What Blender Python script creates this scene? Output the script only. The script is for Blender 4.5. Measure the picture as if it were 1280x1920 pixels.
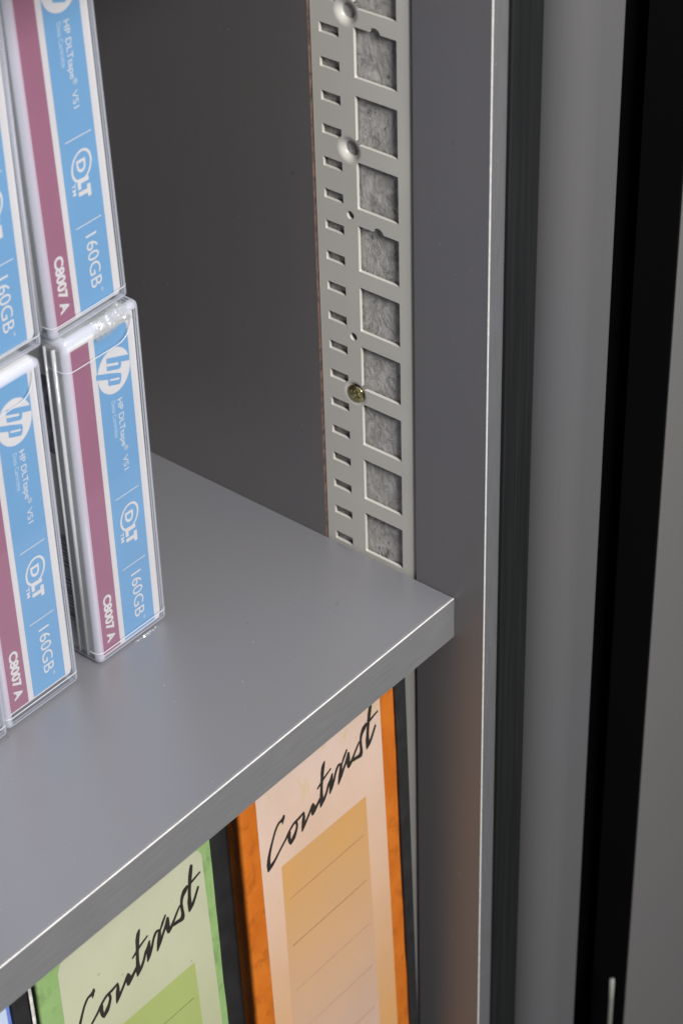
import bpy, bmesh, math, random
from mathutils import Vector, Matrix, noise

for o in list(bpy.data.objects):
    bpy.data.objects.remove(o, do_unlink=True)
random.seed(7)
SC = bpy.context.scene
COL = SC.collection
MM = 0.00089            # metres per drawing unit
R = math.radians

# ------------------------------------------------------------------ camera
cam_d = bpy.data.cameras.new('camera')
cam = bpy.data.objects.new('camera', cam_d)
COL.objects.link(cam)
SC.camera = cam
rows = [Vector((0.638239, -0.769415, -0.025529)), Vector((-0.473482, -0.366179, -0.801079)), Vector((0.607014, 0.523368, -0.598014))]
cm = Matrix((rows[0], -rows[1], -rows[2])).transposed().to_4x4()
cm.translation = Vector((-518.24, -394.16, 525.21)) * MM
cam.matrix_world = cm
cam_d.sensor_fit = 'VERTICAL'
cam_d.sensor_height = 24.0
cam_d.sensor_width = 16.0
cam_d.lens = 24.0 * 4328.0 / 1920.0
cam_d.clip_start = 0.02
cam_d.clip_end = 50
cam_d.dof.use_dof = True
cam_d.dof.focus_distance = 800 * MM
cam_d.dof.aperture_fstop = 13

# ------------------------------------------------------------------ light
world = bpy.data.worlds.new('World')
SC.world = world
world.use_nodes = True
bg = world.node_tree.nodes['Background']
bg.inputs[0].default_value = (0.95, 0.97, 1.0, 1)
bg.inputs[1].default_value = 0.10

def area(name, loc, target, size, power, color=(1, 1, 1)):
    d = bpy.data.lights.new(name, 'AREA')
    d.shape = 'RECTANGLE'
    d.size, d.size_y = size
    d.energy = power
    d.color = color
    o = bpy.data.objects.new(name, d)
    COL.objects.link(o)
    o.location = loc
    o.rotation_euler = (Vector(target) - Vector(loc)).to_track_quat('-Z', 'Y').to_euler()
    return o

T0 = Vector((-0.06, 0.03, 0.05))
area('softbox_key', T0 + Vector((-0.34, -0.98, 0.80)), T0, (0.36, 0.36), 28, (1.0, 0.985, 0.96))
area('ceiling_bounce', T0 + Vector((0.05, -0.75, 1.4)), T0, (1.2, 1.2), 20, (0.97, 0.98, 1.0))

SC.view_settings.view_transform = 'Standard'
SC.view_settings.look = 'None'
SC.view_settings.gamma = 1
SC.view_settings.use_curve_mapping = False
SC.view_settings.exposure = 0.0
SC.cycles.use_denoising = True
SC.cycles.max_bounces = 16
SC.cycles.transparent_max_bounces = 24
SC.cycles.caustics_reflective = False
SC.cycles.caustics_refractive = False

# ------------------------------------------------------------------ materials
class NT:
    def __init__(s, name):
        s.m = bpy.data.materials.new(name)
        s.m.use_nodes = True
        s.t = s.m.node_tree
        s.n = s.t.nodes
        s.b = s.n['Principled BSDF']
        s.out = s.n['Material Output']
        s._tc = None
    def node(s, typ, **kw):
        x = s.n.new(typ)
        for k, v in kw.items():
            setattr(x, k, v)
        return x
    def link(s, a, b):
        s.t.links.new(a, b)
    def coord(s, scale=(1, 1, 1)):
        if s._tc is None:
            s._tc = s.node('ShaderNodeTexCoord')
        mp = s.node('ShaderNodeMapping')
        mp.inputs['Scale'].default_value = [v / MM for v in scale]
        s.link(s._tc.outputs['Object'], mp.inputs['Vector'])
        return mp.outputs['Vector']
    def noise(s, scale=(1, 1, 1), detail=4, rough=0.55, dist=0.0):
        x = s.node('ShaderNodeTexNoise')
        x.inputs['Scale'].default_value = 1.0
        x.inputs['Detail'].default_value = detail
        x.inputs['Roughness'].default_value = rough
        x.inputs['Distortion'].default_value = dist
        s.link(s.coord(scale), x.inputs['Vector'])
        return x.outputs['Fac']
    def ramp(s, fac, stops):
        x = s.node('ShaderNodeValToRGB')
        e = x.color_ramp.elements
        while len(e) < len(stops):
            e.new(0.5)
        for i, (p, c) in enumerate(stops):
            e[i].position = p
            e[i].color = tuple(c) + (1,) if len(c) == 3 else c
        s.link(fac, x.inputs['Fac'])
        return x.outputs['Color']
    def rampf(s, fac, a, b, va=0.0, vb=1.0):
        x = s.node('ShaderNodeMapRange')
        x.inputs['From Min'].default_value = a
        x.inputs['From Max'].default_value = b
        x.inputs['To Min'].default_value = va
        x.inputs['To Max'].default_value = vb
        s.link(fac, x.inputs['Value'])
        return x.outputs['Result']
    def mix(s, fac, a, b, mode='MIX'):
        x = s.node('ShaderNodeMix', data_type='RGBA', blend_type=mode)
        for sock, v in ((x.inputs[0], fac), (x.inputs[6], a), (x.inputs[7], b)):
            if hasattr(v, 'links'):
                s.link(v, sock)
            elif isinstance(v, (int, float)):
                sock.default_value = v
            else:
                sock.default_value = tuple(v) + (1,)
        return x.outputs[2]
    def bump(s, h, strength=0.2, dist=0.1):
        x = s.node('ShaderNodeBump')
        x.inputs['Strength'].default_value = strength
        x.inputs['Distance'].default_value = dist * MM
        s.link(h, x.inputs['Height'])
        s.link(x.outputs['Normal'], s.b.inputs['Normal'])
    def set(s, **kw):
        names = dict(base='Base Color', metal='Metallic', rough='Roughness', spec='Specular IOR Level', coat='Coat Weight', coatr='Coat Roughness', aniso='Anisotropic')
        for k, v in kw.items():
            sock = s.b.inputs[names[k]]
            if hasattr(v, 'links'):
                s.link(v, sock)
            elif isinstance(v, (int, float)):
                sock.default_value = v
            else:
                sock.default_value = tuple(v) + (1,)
        return s

def laminate(name, col, metal, rough, grain=(1.2, 1.2, 0.02), speck=True, amp=0.03):
    t = NT(name)
    g = t.noise(grain, 5, 0.6)
    f = t.noise((3, 3, 3), 2, 0.5)
    big = t.noise((0.018, 0.018, 0.018), 3, 0.5)
    c = t.mix(t.rampf(g, 0.3, 0.7), [v * (1 - amp) for v in col], [v * (1 + amp) for v in col])
    c = t.mix(t.rampf(big, 0.35, 0.65, 0, 0.5), c, [col[0] * 0.95, col[1] * 0.97, col[2] * 1.06])
    if speck:
        d = t.noise((0.55, 0.55, 0.55), 2, 0.4)
        c = t.mix(t.rampf(d, 0.75, 0.80, 0, 0.32), c, (0.75, 0.75, 0.76))
        d2 = t.noise((0.21, 0.21, 0.21), 2, 0.4)
        c = t.mix(t.rampf(d2, 0.78, 0.82, 0, 0.25), c, (0.06, 0.055, 0.05))
    r = t.rampf(g, 0.2, 0.8, rough - 0.015, rough + 0.02)
    t.set(base=c, metal=metal, rough=r)
    t.bump(t.mix(0.5, g, f), 0.05, 0.06)
    return t.m

def plain(name, col, rough=0.5, metal=0.0, var=0.08, scale=0.05, bump=0.0, bscale=1.0, spec=0.5, coat=0.0):
    t = NT(name)
    n = t.noise((scale,) * 3, 4, 0.55)
    c = t.mix(t.rampf(n, 0.3, 0.7), [v * (1 - var) for v in col], [min(1, v * (1 + var)) for v in col])
    t.set(base=c, metal=metal, rough=rough, spec=spec, coat=coat)
    if bump:
        t.bump(t.noise((bscale,) * 3, 3, 0.6), bump, 0.2)
    return t.m

M = {}
M['panel'] = laminate('grey_laminate', (0.20, 0.190, 0.190), 0.58, 0.44, (1.6, 1.6, 0.03))
M['shelf'] = laminate('satin_grey_laminate', (0.248, 0.244, 0.257), 0.45, 0.34, (2.5, 2.5, 2.5))
M['band'] = laminate('brushed_edge_band', (0.195, 0.192, 0.193), 0.3, 0.42, (0.06, 1.2, 1.2), True, 0.14)
M['band_v'] = laminate('brushed_edge_band_upright', (0.14, 0.14, 0.144), 0.3, 0.42, (1.2, 1.2, 0.06), True, 0.14)
M['worn'] = plain('trimmed_edge_highlight', (0.52, 0.51, 0.50), 0.45, 0.0, 0.15, 0.3)  # paler trimmed edge, with the bevel's highlight put into its colour
M['door'] = laminate('door_grey_laminate', (0.086, 0.084, 0.0855), 0.0, 0.6, (1.2, 1.2, 0.02), False)
M['door'].node_tree.nodes['Principled BSDF'].inputs['Specular IOR Level'].default_value = 0.15
M['front'] = laminate('front_grey_laminate', (0.115, 0.111, 0.107), 0.0, 0.55, (1.2, 1.2, 0.02), False)
M['chip'] = plain('raw_chipboard', (0.085, 0.05, 0.038), 0.9, 0, 0.6, 0.4, 0.5, 1.2)
M['paint'] = plain('warm_grey_powder_coat', (0.465, 0.45, 0.415), 0.34, 0, 0.04, 0.03, 0.05, 0.7, 0.5)
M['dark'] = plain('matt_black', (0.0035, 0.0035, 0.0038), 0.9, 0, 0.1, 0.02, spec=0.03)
M['black_board'] = plain('black_board', (0.018, 0.018, 0.019), 0.55, 0, 0.3, 0.08, 0.15, 0.8, 0.3)

def glue_mat():
    t = NT('smeared_glue_on_board')
    a = t.noise((0.16, 0.16, 0.12), 6, 0.65, 2.2)
    b = t.noise((0.9, 0.55, 0.35), 6, 0.72, 2.2)
    d = t.noise((0.28, 0.30, 0.22), 3, 0.6, 1.5)
    c = t.mix(t.rampf(a, 0.33, 0.66), (0.22, 0.207, 0.197), (0.46, 0.445, 0.43))
    c = t.mix(t.rampf(b, 0.56, 0.70, 0, 0.65), c, (0.58, 0.565, 0.545))
    c = t.mix(t.rampf(d, 0.62, 0.68, 0, 0.75), c, (0.06, 0.05, 0.045))
    t.set(base=c, rough=t.rampf(b, 0.3, 0.7, 0.3, 0.6), spec=0.5)
    t.bump(t.mix(0.5, a, b), 0.9, 1.0)
    return t.m
M['glue'] = glue_mat()

def rubber_mat():
    t = NT('black_rubber')
    g = t.noise((1.2, 1.2, 0.012), 3, 0.6)
    t.set(base=t.mix(t.rampf(g, 0.4, 0.75), (0.007, 0.0075, 0.008), (0.014, 0.0145, 0.015)), rough=0.5, spec=0.3)
    return t.m
M['rubber'] = rubber_mat()

def clear_mat(name, body, body_fac, gloss_rough=0.05, ior=1.5, gain=1.0, tint=(0.985, 0.99, 1.0)):
    t = NT(name)
    t.n.remove(t.b)
    tr = t.node('ShaderNodeBsdfTransparent'); tr.inputs[0].default_value = tint + (1,)
    gl = t.node('ShaderNodeBsdfGlossy'); gl.inputs['Roughness'].default_value = gloss_rough
    gl.inputs[0].default_value = (gain, gain, gain, 1)
    di = t.node('ShaderNodeBsdfDiffuse'); di.inputs[0].default_value = body + (1,)
    tl = t.node('ShaderNodeBsdfTranslucent'); tl.inputs[0].default_value = body + (1,)
    m0 = t.node('ShaderNodeMixShader'); m0.inputs[0].default_value = 0.4
    t.link(di.outputs[0], m0.inputs[1]); t.link(tl.outputs[0], m0.inputs[2])
    m1 = t.node('ShaderNodeMixShader'); m1.inputs[0].default_value = body_fac
    t.link(tr.outputs[0], m1.inputs[1]); t.link(m0.outputs[0], m1.inputs[2])
    lw = t.node('ShaderNodeLayerWeight'); lw.inputs[0].default_value = 0.5
    pw = t.node('ShaderNodeMath', operation='POWER'); pw.inputs[1].default_value = 5.0
    t.link(lw.outputs['Facing'], pw.inputs[0])
    f0 = ((ior - 1) / (ior + 1)) ** 2
    fr = t.node('ShaderNodeMapRange'); fr.inputs['To Min'].default_value = f0
    t.link(pw.outputs[0], fr.inputs['Value'])
    m2 = t.node('ShaderNodeMixShader')
    t.link(fr.outputs[0], m2.inputs[0]); t.link(m1.outputs[0], m2.inputs[1]); t.link(gl.outputs[0], m2.inputs[2])
    t.link(m2.outputs[0], t.out.inputs[0])
    return t.m
M['clear'] = clear_mat('clear_polystyrene', (0.85, 0.87, 0.92), 0.035, 0.07, 1.45)
M['rim'] = clear_mat('thick_polystyrene_edge', (0.80, 0.82, 0.92), 0.5, 0.12, 1.45)
M['rib'] = clear_mat('polystyrene_rib', (0.88, 0.89, 0.93), 0.55, 0.10, 1.45)
M['wrap'] = clear_mat('crinkled_film', (0.92, 0.92, 0.92), 0.24, 0.10, 2.4)

M['white_shell'] = plain('white_plastic', (0.60, 0.595, 0.58), 0.45, 0, 0.03, 0.05)
M['lab_white'] = plain('label_white', (0.55, 0.52, 0.515), 0.5, 0, 0.02, 0.05)
M['lab_mag'] = plain('label_magenta', (0.245, 0.075, 0.133), 0.42, 0, 0.04, 0.05)
M['lab_blue'] = plain('label_blue', (0.105, 0.272, 0.475), 0.42, 0, 0.03, 0.05)
M['print_white'] = plain('print_white', (0.56, 0.535, 0.53), 0.5, 0, 0.02, 0.05)
M['print_pale'] = plain('print_pale_blue', (0.36, 0.47, 0.58), 0.5, 0, 0.02, 0.05)
M['bar'] = plain('barcode_ink', (0.07, 0.075, 0.10), 0.6, 0, 0.2, 0.3)
M['sticker'] = plain('sticker_grey', (0.50, 0.50, 0.53), 0.5, 0, 0.06, 0.1)
def smudge_mat():
    t = NT('smudged_print')
    n = t.noise((0.4, 0.35, 0.22), 3, 0.6)
    t.set(base=t.ramp(n, [(0.40, (0.05, 0.05, 0.07)), (0.60, (0.30, 0.30, 0.36))]), rough=0.6)
    return t.m
M['smudge'] = smudge_mat()

def card_mat(name, col, dirt, alt):
    t = NT(name)
    a = t.noise((0.05, 0.05, 0.035), 5, 0.65, 0.6)
    b = t.noise((0.16, 0.16, 0.10), 4, 0.6, 0.5)
    c = t.mix(t.rampf(a, 0.35, 0.7), col, alt)
    c = t.mix(t.rampf(b, 0.53, 0.68, 0, 0.6), c, dirt)
    t.set(base=c, rough=0.5, spec=0.4)
    t.bump(t.mix(0.5, a, b), 0.45, 1.2)
    return t.m
M['orange'] = card_mat('orange_card', (0.52, 0.145, 0.014), (0.27, 0.065, 0.008), (0.42, 0.10, 0.007))
M['green'] = card_mat('green_card', (0.23, 0.355, 0.14), (0.12, 0.19, 0.07), (0.205, 0.32, 0.12))
M['blue_card'] = card_mat('blue_card', (0.10, 0.17, 0.48), (0.05, 0.08, 0.25), (0.12, 0.20, 0.5))

def paper_mat(name, top, bottom, z0, z1, stain=None, dots=False):
    t = NT(name)
    tc = t.node('ShaderNodeTexCoord')
    sp = t.node('ShaderNodeSeparateXYZ')
    t.link(tc.outputs['Object'], sp.inputs[0])
    f = t.rampf(sp.outputs['Z'], z0 * MM, z1 * MM)
    c = t.mix(f, bottom, top)
    n = t.noise((0.03, 0.03, 0.02), 4, 0.6)
    c = t.mix(t.rampf(n, 0.4, 0.75, 0, 0.22), c, [v * 0.72 for v in bottom])
    if stain:
        d = t.noise((0.12, 0.12, 0.05), 5, 0.7, 0.8)
        m = t.node('ShaderNodeMath', operation='MULTIPLY')
        t.link(t.rampf(d, 0.54, 0.68, 0, 0.75), m.inputs[0])
        t.link(t.rampf(sp.outputs['Z'], (z1 - 26) * MM, (z1 - 5) * MM), m.inputs[1])
        c = t.mix(m.outputs[0], c, stain)
    s = t.noise((0.33, 0.33, 0.33), 2, 0.4)
    c = t.mix(t.rampf(s, 0.735, 0.78, 0, 0.5), c, (0.16, 0.13, 0.10))
    t.set(base=c, rough=0.55, spec=0.35)
    t.bump(t.noise((0.04, 0.04, 0.02), 3, 0.5), 0.35, 1.0)
    return t.m
ZB = 400.0   # binder base below the shelf top
M['o_label'] = paper_mat('pink_label_paper', (0.56, 0.425, 0.36), (0.53, 0.285, 0.115), ZB - 205, ZB - 38, (0.48, 0.36, 0.16))
M['o_panel'] = paper_mat('tan_panel_print', (0.50, 0.272, 0.095), (0.48, 0.335, 0.27), ZB - 215, ZB - 85)
M['g_label'] = paper_mat('pale_green_label_paper', (0.43, 0.435, 0.315), (0.36, 0.375, 0.225), ZB - 140, ZB - 40)
M['g_panel'] = paper_mat('lime_panel_print', (0.30, 0.355, 0.12), (0.29, 0.345, 0.12), ZB - 140, ZB - 80)
M['b_label'] = plain('pale_blue_paper', (0.45, 0.52, 0.66), 0.55, 0, 0.08, 0.05)
M['ink'] = plain('black_ink', (0.020, 0.016, 0.013), 0.6, 0, 0.3, 0.2)
M['rule_o'] = plain('brown_rule', (0.30, 0.155, 0.07), 0.6, 0, 0.2, 0.1)
M['rule_o2'] = plain('faded_rule', (0.40, 0.25, 0.17), 0.6, 0, 0.2, 0.1)
M['rule_g'] = plain('olive_rule', (0.16, 0.17, 0.06), 0.6, 0, 0.2, 0.1)
M['frayed'] = plain('frayed_paper_edge', (0.55, 0.52, 0.50), 0.8, 0, 0.35, 0.3, 0.5, 0.6)
M['brass'] = plain('yellow_zinc', (0.60, 0.52, 0.24), 0.16, 1.0, 0.1, 0.3)
M['rod'] = plain('grey_metal_rod', (0.17, 0.17, 0.15), 0.6, 0.0, 0.1, 0.1)

# ------------------------------------------------------------------ mesh helpers
class MB:
    def __init__(s):
        s.v, s.f, s.mi, s.sm = [], [], [], []
    def add(s, verts, faces, mi=0, smooth=False):
        o = len(s.v)
        s.v += [tuple(p) for p in verts]
        for f in faces:
            s.f.append([i + o for i in f]); s.mi.append(mi); s.sm.append(smooth)
    def box(s, x0, x1, y0, y1, z0, z1, mi=0, bev=0.0, seg=2, bmi=None, smooth=False, extra=None):
        bm = bmesh.new()
        bmesh.ops.create_cube(bm, size=1)
        for v in bm.verts:
            v.co = Vector(((x0 + x1) / 2 + v.co.x * (x1 - x0), (y0 + y1) / 2 + v.co.y * (y1 - y0), (z0 + z1) / 2 + v.co.z * (z1 - z0)))
        if bev:
            if extra:      # one edge (picked by a test on its midpoint) trimmed wider than the rest
                pick = [e for e in bm.edges if extra[1]((e.verts[0].co + e.verts[1].co) / 2)]
                rest = [e for e in bm.edges if e not in pick]
                bmesh.ops.bevel(bm, geom=pick, offset=extra[0], segments=seg, profile=0.5, affect='EDGES')
            bmesh.ops.bevel(bm, geom=[e for e in bm.edges if not extra or (e.is_valid and e.calc_face_angle(0) > 1.2)], offset=bev, segments=seg, profile=0.5, affect='EDGES')
        bm.normal_update()
        bm.verts.index_update()
        vs = [v.co.copy() for v in bm.verts]
        o = len(s.v)
        s.v += [tuple(p) for p in vs]
        for f in bm.faces:
            flat = max(abs(f.normal.x), abs(f.normal.y), abs(f.normal.z)) > 0.9999
            s.f.append([v.index + o for v in f.verts])
            s.mi.append(mi if (flat or bmi is None) else bmi)
            s.sm.append(smooth and not flat)
        bm.free()
    def prism(s, poly, z0, z1, mi=0, smooth=False, caps=True):
        n = len(poly)
        vs = [(x, y, z0) for x, y in poly] + [(x, y, z1) for x, y in poly]
        s.add(vs, [[i, (i + 1) % n, n + (i + 1) % n, n + i] for i in range(n)], mi, smooth)
        if caps:
            s.add([(x, y, z0) for x, y in poly], [list(range(n))[::-1]], mi)
            s.add([(x, y, z1) for x, y in poly], [list(range(n))], mi)
    def tube(s, pts, r, mi=0, n=8):
        pts = [Vector(p) for p in pts]
        vs, fs = [], []
        for i, p in enumerate(pts):
            d = (pts[min(i + 1, len(pts) - 1)] - pts[max(i - 1, 0)]).normalized()
            a = Vector((0, 1, 0)) if abs(d.y) < 0.9 else Vector((1, 0, 0))
            u = d.cross(a).normalized(); w = d.cross(u)
            for k in range(n):
                t = 2 * math.pi * k / n
                vs.append(p + (u * math.cos(t) + w * math.sin(t)) * r)
        for i in range(len(pts) - 1):
            for k in range(n):
                fs.append([i * n + k, i * n + (k + 1) % n, (i + 1) * n + (k + 1) % n, (i + 1) * n + k])
        fs.append(list(range(n))[::-1]); fs.append([(len(pts) - 1) * n + k for k in range(n)])
        s.add(vs, fs, mi, True)
    def flat(s, poly, y, mi=0):
        """polygon of (x, z) facing -Y at depth y"""
        a = sum(poly[i][0] * poly[(i + 1) % len(poly)][1] - poly[(i + 1) % len(poly)][0] * poly[i][1] for i in range(len(poly)))
        q = list(poly) if a > 0 else list(poly)[::-1]
        s.add([(x, y, z) for x, z in q], [list(range(len(q)))], mi)
    def build(s, name, mats, parent=None, fix=False):
        me = bpy.data.meshes.new(name)
        me.from_pydata([tuple(c * MM for c in p) for p in s.v], [], s.f)
        for m in (mats if isinstance(mats, (list, tuple)) else [mats]):
            me.materials.append(m)
        for p, mi, sm in zip(me.polygons, s.mi, s.sm):
            p.material_index = mi; p.use_smooth = sm
        if fix:
            bm = bmesh.new(); bm.from_mesh(me)
            bmesh.ops.remove_doubles(bm, verts=bm.verts, dist=1e-7)
            bmesh.ops.recalc_face_normals(bm, faces=bm.faces)
            bm.to_mesh(me); bm.free()
        me.update()
        o = bpy.data.objects.new(name, me)
        COL.objects.link(o)
        if parent: o.parent = parent
        return o

def tag(o, label, cat, group=None):
    o['label'] = label; o['category'] = cat
    if group: o['group'] = group
    return o
def thing(name, label, cat, loc=(0, 0, 0), group=None, rot=(0, 0, 0)):
    o = bpy.data.objects.new(name, None)
    COL.objects.link(o)
    o.empty_display_size = 0.02
    o.location = Vector(loc) * MM
    o.rotation_euler = rot
    return tag(o, label, cat, group)
def structure(o):
    o['kind'] = 'structure'
    return o

def rect_tris(body, offset=0.0):
    """flat glyph mesh of the built-in font: list of verts (x, y), faces"""
    c = bpy.data.curves.new('glyphs', 'FONT')
    c.body = body; c.size = 1.0; c.resolution_u = 6; c.offset = offset
    o = bpy.data.objects.new('glyphs', c)
    COL.objects.link(o)
    dg = bpy.context.evaluated_depsgraph_get()
    me = o.evaluated_get(dg).to_mesh()
    vs = [(v.co.x, v.co.y) for v in me.vertices]
    fs = [list(p.vertices) for p in me.polygons]
    o.evaluated_get(dg).to_mesh_clear()
    bpy.data.objects.remove(o, do_unlink=True); bpy.data.curves.remove(c)
    return vs, fs
def glyph_down(mb, body, xb, cap, z0, z1, y, mi, offset=0.0, slant=0.0, ref='H'):
    """writing that reads downwards (-Z) with the tops of the letters towards +X"""
    vs, fs = rect_tris(body, offset)
    hv, _ = rect_tris(ref, offset)
    ch = max(v[1] for v in hv)
    xs = [v[0] for v in vs]
    a, b = min(xs), max(xs)
    k = cap / ch
    mb.add([(xb + v[1] * k, y, z0 + (v[0] - a) / (b - a) * (z1 - z0) - slant * v[1] * k) for v in vs], [f[::-1] if False else f for f in fs], mi)

# ------------------------------------------------------------------ setting
mb = MB(); mb.box(-1400, 1900, 620, 640, -1400, 900)
structure(mb.build('wall', M['dark']))
mb = MB(); mb.box(-1400, 1900, -900, 640, -1420, -1400)
structure(mb.build('floor', M['dark']))

# ------------------------------------------------------------------ cabinet
cab = thing('cabinet', 'grey laminate cabinet side with a perforated pale metal strip screwed into its inner face', 'cabinet', (0, 0, -400))
ZC = 400.0
GX, GY0, GY1 = 2.95, 17.6, 60.6
mb = MB()
poly = [(0, -12.3), (0, GY0), (GX, GY0), (GX, GY1), (0, GY1), (0, 430), (18, 430), (18, -12.3)]
n = len(poly)
mats_i = [0, 1, 2, 1, 0, 0, 0, 0]
for i in range(n):
    a, b = poly[i], poly[(i + 1) % n]
    mb.add([(a[0], a[1], -300), (b[0], b[1], -300), (b[0], b[1], ZC + 420), (a[0], a[1], ZC + 420)], [[0, 1, 2, 3]], mats_i[i])
for q in ([poly[0], poly[1], poly[2], (GX, -12.3)], [(GX, -12.3), (GX, 430), (18, 430), (18, -12.3)], [poly[4], poly[5], (GX, 430), poly[3]]):
    for z in (-300, ZC + 420):
        mb.add([(x, y, z) for x, y in q], [[0, 1, 2, 3]], 0)
side = mb.build('side_panel', [M['panel'], M['chip'], M['glue']], cab)
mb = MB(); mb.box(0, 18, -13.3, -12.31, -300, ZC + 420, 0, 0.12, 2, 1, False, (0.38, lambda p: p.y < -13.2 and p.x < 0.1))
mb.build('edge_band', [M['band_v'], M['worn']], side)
mb = MB(); mb.box(-900, 18, 431, 437, -300, ZC + 420)
mb.build('back_panel', [M['panel']], cab)
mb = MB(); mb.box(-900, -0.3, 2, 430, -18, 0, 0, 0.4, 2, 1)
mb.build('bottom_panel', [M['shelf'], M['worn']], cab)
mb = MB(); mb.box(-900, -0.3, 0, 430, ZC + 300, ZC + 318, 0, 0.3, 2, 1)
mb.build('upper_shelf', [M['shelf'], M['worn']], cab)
# black sealing strip along the front edge
mb = MB()
g = [(7.9, -13.35), (7.9, -14.6), (9, -15.2), (13.5, -15.3), (14.4, -14.9), (15.4, -15.3), (18.2, -15.4), (19.0, -15.0), (20.0, -15.4), (23.6, -15.2), (24.3, -14.4), (24.3, -13.35)]
mb.prism([(x, y) for x, y in g][::-1], -300, ZC + 420, 0, False)
mb.build('gasket', M['rubber'], cab)

# perforated strip
def rail():
    XF, TH = 1.0, 1.25
    YL, YR, RB = 60.2, 18.0, 2.7
    prof = [(XF, YL), (XF, YR + RB)]
    for k in range(1, 9):
        t = math.pi / 2 * k / 8
        prof.append((XF + RB - RB * math.cos(t), YR + RB - RB * math.sin(t)))
    prof[-1] = (GX - 0.05, YR)
    prof = [p for p in prof if p[0] <= GX - 0.04]
    inner = [(XF + TH, YL), (XF + TH, YR + RB)]
    for k in range(1, 9):
        t = math.pi / 2 * k / 8
        x = XF + RB - (RB - TH) * math.cos(t); y = YR + RB - (RB - TH) * math.sin(t)
        if x < GX - 0.05: inner.append((x, y))
    inner.append((GX - 0.05, YR + TH + 0.1))
    mb = MB(); mb.prism(prof + inner[::-1], -290, ZC + 330)
    base = mb.build('rail_blank', M['paint'], None, True)
    c1 = MB()
    for i in range(-27, 14):
        z = ZC + 0.85 + 24.04 * i
        c1.box(-3, GX + 1, 24.7, 42.2, z, z + 17.7, 0, 0.35, 2)
    for k in range(-54, 28):
        z = ZC + 12.45 + 12.06 * k
        c1.box(-3, GX + 1, 48.35, 56.6, z - .1, z + 3.45)
    c2 = MB()
    def cyl(mbx, y, z, r, n=40):
        ring = [(y + r * math.cos(2 * math.pi * k / n), z + r * math.sin(2 * math.pi * k / n)) for k in range(n)]
        vs = [(-3, a, b) for a, b in ring] + [(GX + 1, a, b) for a, b in ring]
        mbx.add(vs, [[k, (k + 1) % n, n + (k + 1) % n, n + k] for k in range(n)] + [list(range(n))[::-1], list(range(n, 2 * n))])
    dim = [215.0, 166.2, 69.9]
    for z in (141.7, 93.5): cyl(c2, 45.4, ZC + z, 1.55)
    for z in dim: cyl(c2, 45.2, ZC + z, 5.2)
    for z in (213.0, 140.4): 
        cyl(c2, 33.6, ZC + z - 3.5 + 0.85, 2.6) if False else None
    c3 = MB()
    for i in (8, 5): cyl(c3, 33.5, ZC + 0.85 + 24.04 * i + 17.2, 2.3)
    cut = [c.build('cutter', M['paint'], None, True) for c in (c1, c2, c3)]
    for c in cut:
        m = base.modifiers.new('cut', 'BOOLEAN'); m.operation = 'DIFFERENCE'; m.object = c; m.solver = 'EXACT'
    b = base.modifiers.new('soft', 'BEVEL'); b.width = 0.22 * MM; b.segments = 2; b.limit_method = 'ANGLE'; b.angle_limit = R(50)
    dg = bpy.context.evaluated_depsgraph_get()
    me = bpy.data.meshes.new_from_object(base.evaluated_get(dg))
    for c in cut + [base]: bpy.data.objects.remove(c, do_unlink=True)
    bm = bmesh.new(); bm.from_mesh(me)
    # countersunk dimples
    def lathe(y, z, prof, n=48):
        rings = []
        for r, x in prof:
            rings.append([bm.verts.new(Vector((x, y + r * math.cos(2 * math.pi * k / n), z + r * math.sin(2 * math.pi * k / n))) * MM) for k in range(n)])
        for a, bb in zip(rings, rings[1:]):
            for k in range(n):
                f = bm.faces.new((a[k], bb[k], bb[(k + 1) % n], a[(k + 1) % n])); f.smooth = True
    for z in dim:
        lathe(45.2, ZC + z, [(5.22, XF + 0.0), (4.8, XF + 0.03), (4.3, XF + 0.14), (3.8, XF + 0.38), (3.3, XF + 0.75), (2.9, XF + 1.15), (2.65, XF + 1.5), (2.55, XF + 1.7), (2.55, XF + 2.2)])
    bmesh.ops.recalc_face_normals(bm, faces=bm.faces)
    bm.to_mesh(me); bm.free()
    o = bpy.data.objects.new('perforated_rail', me); COL.objects.link(o); o.parent = cab
    for p in me.polygons:
        if p.area > 1e-5: p.use_smooth = False
    return o
rl = rail()
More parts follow.
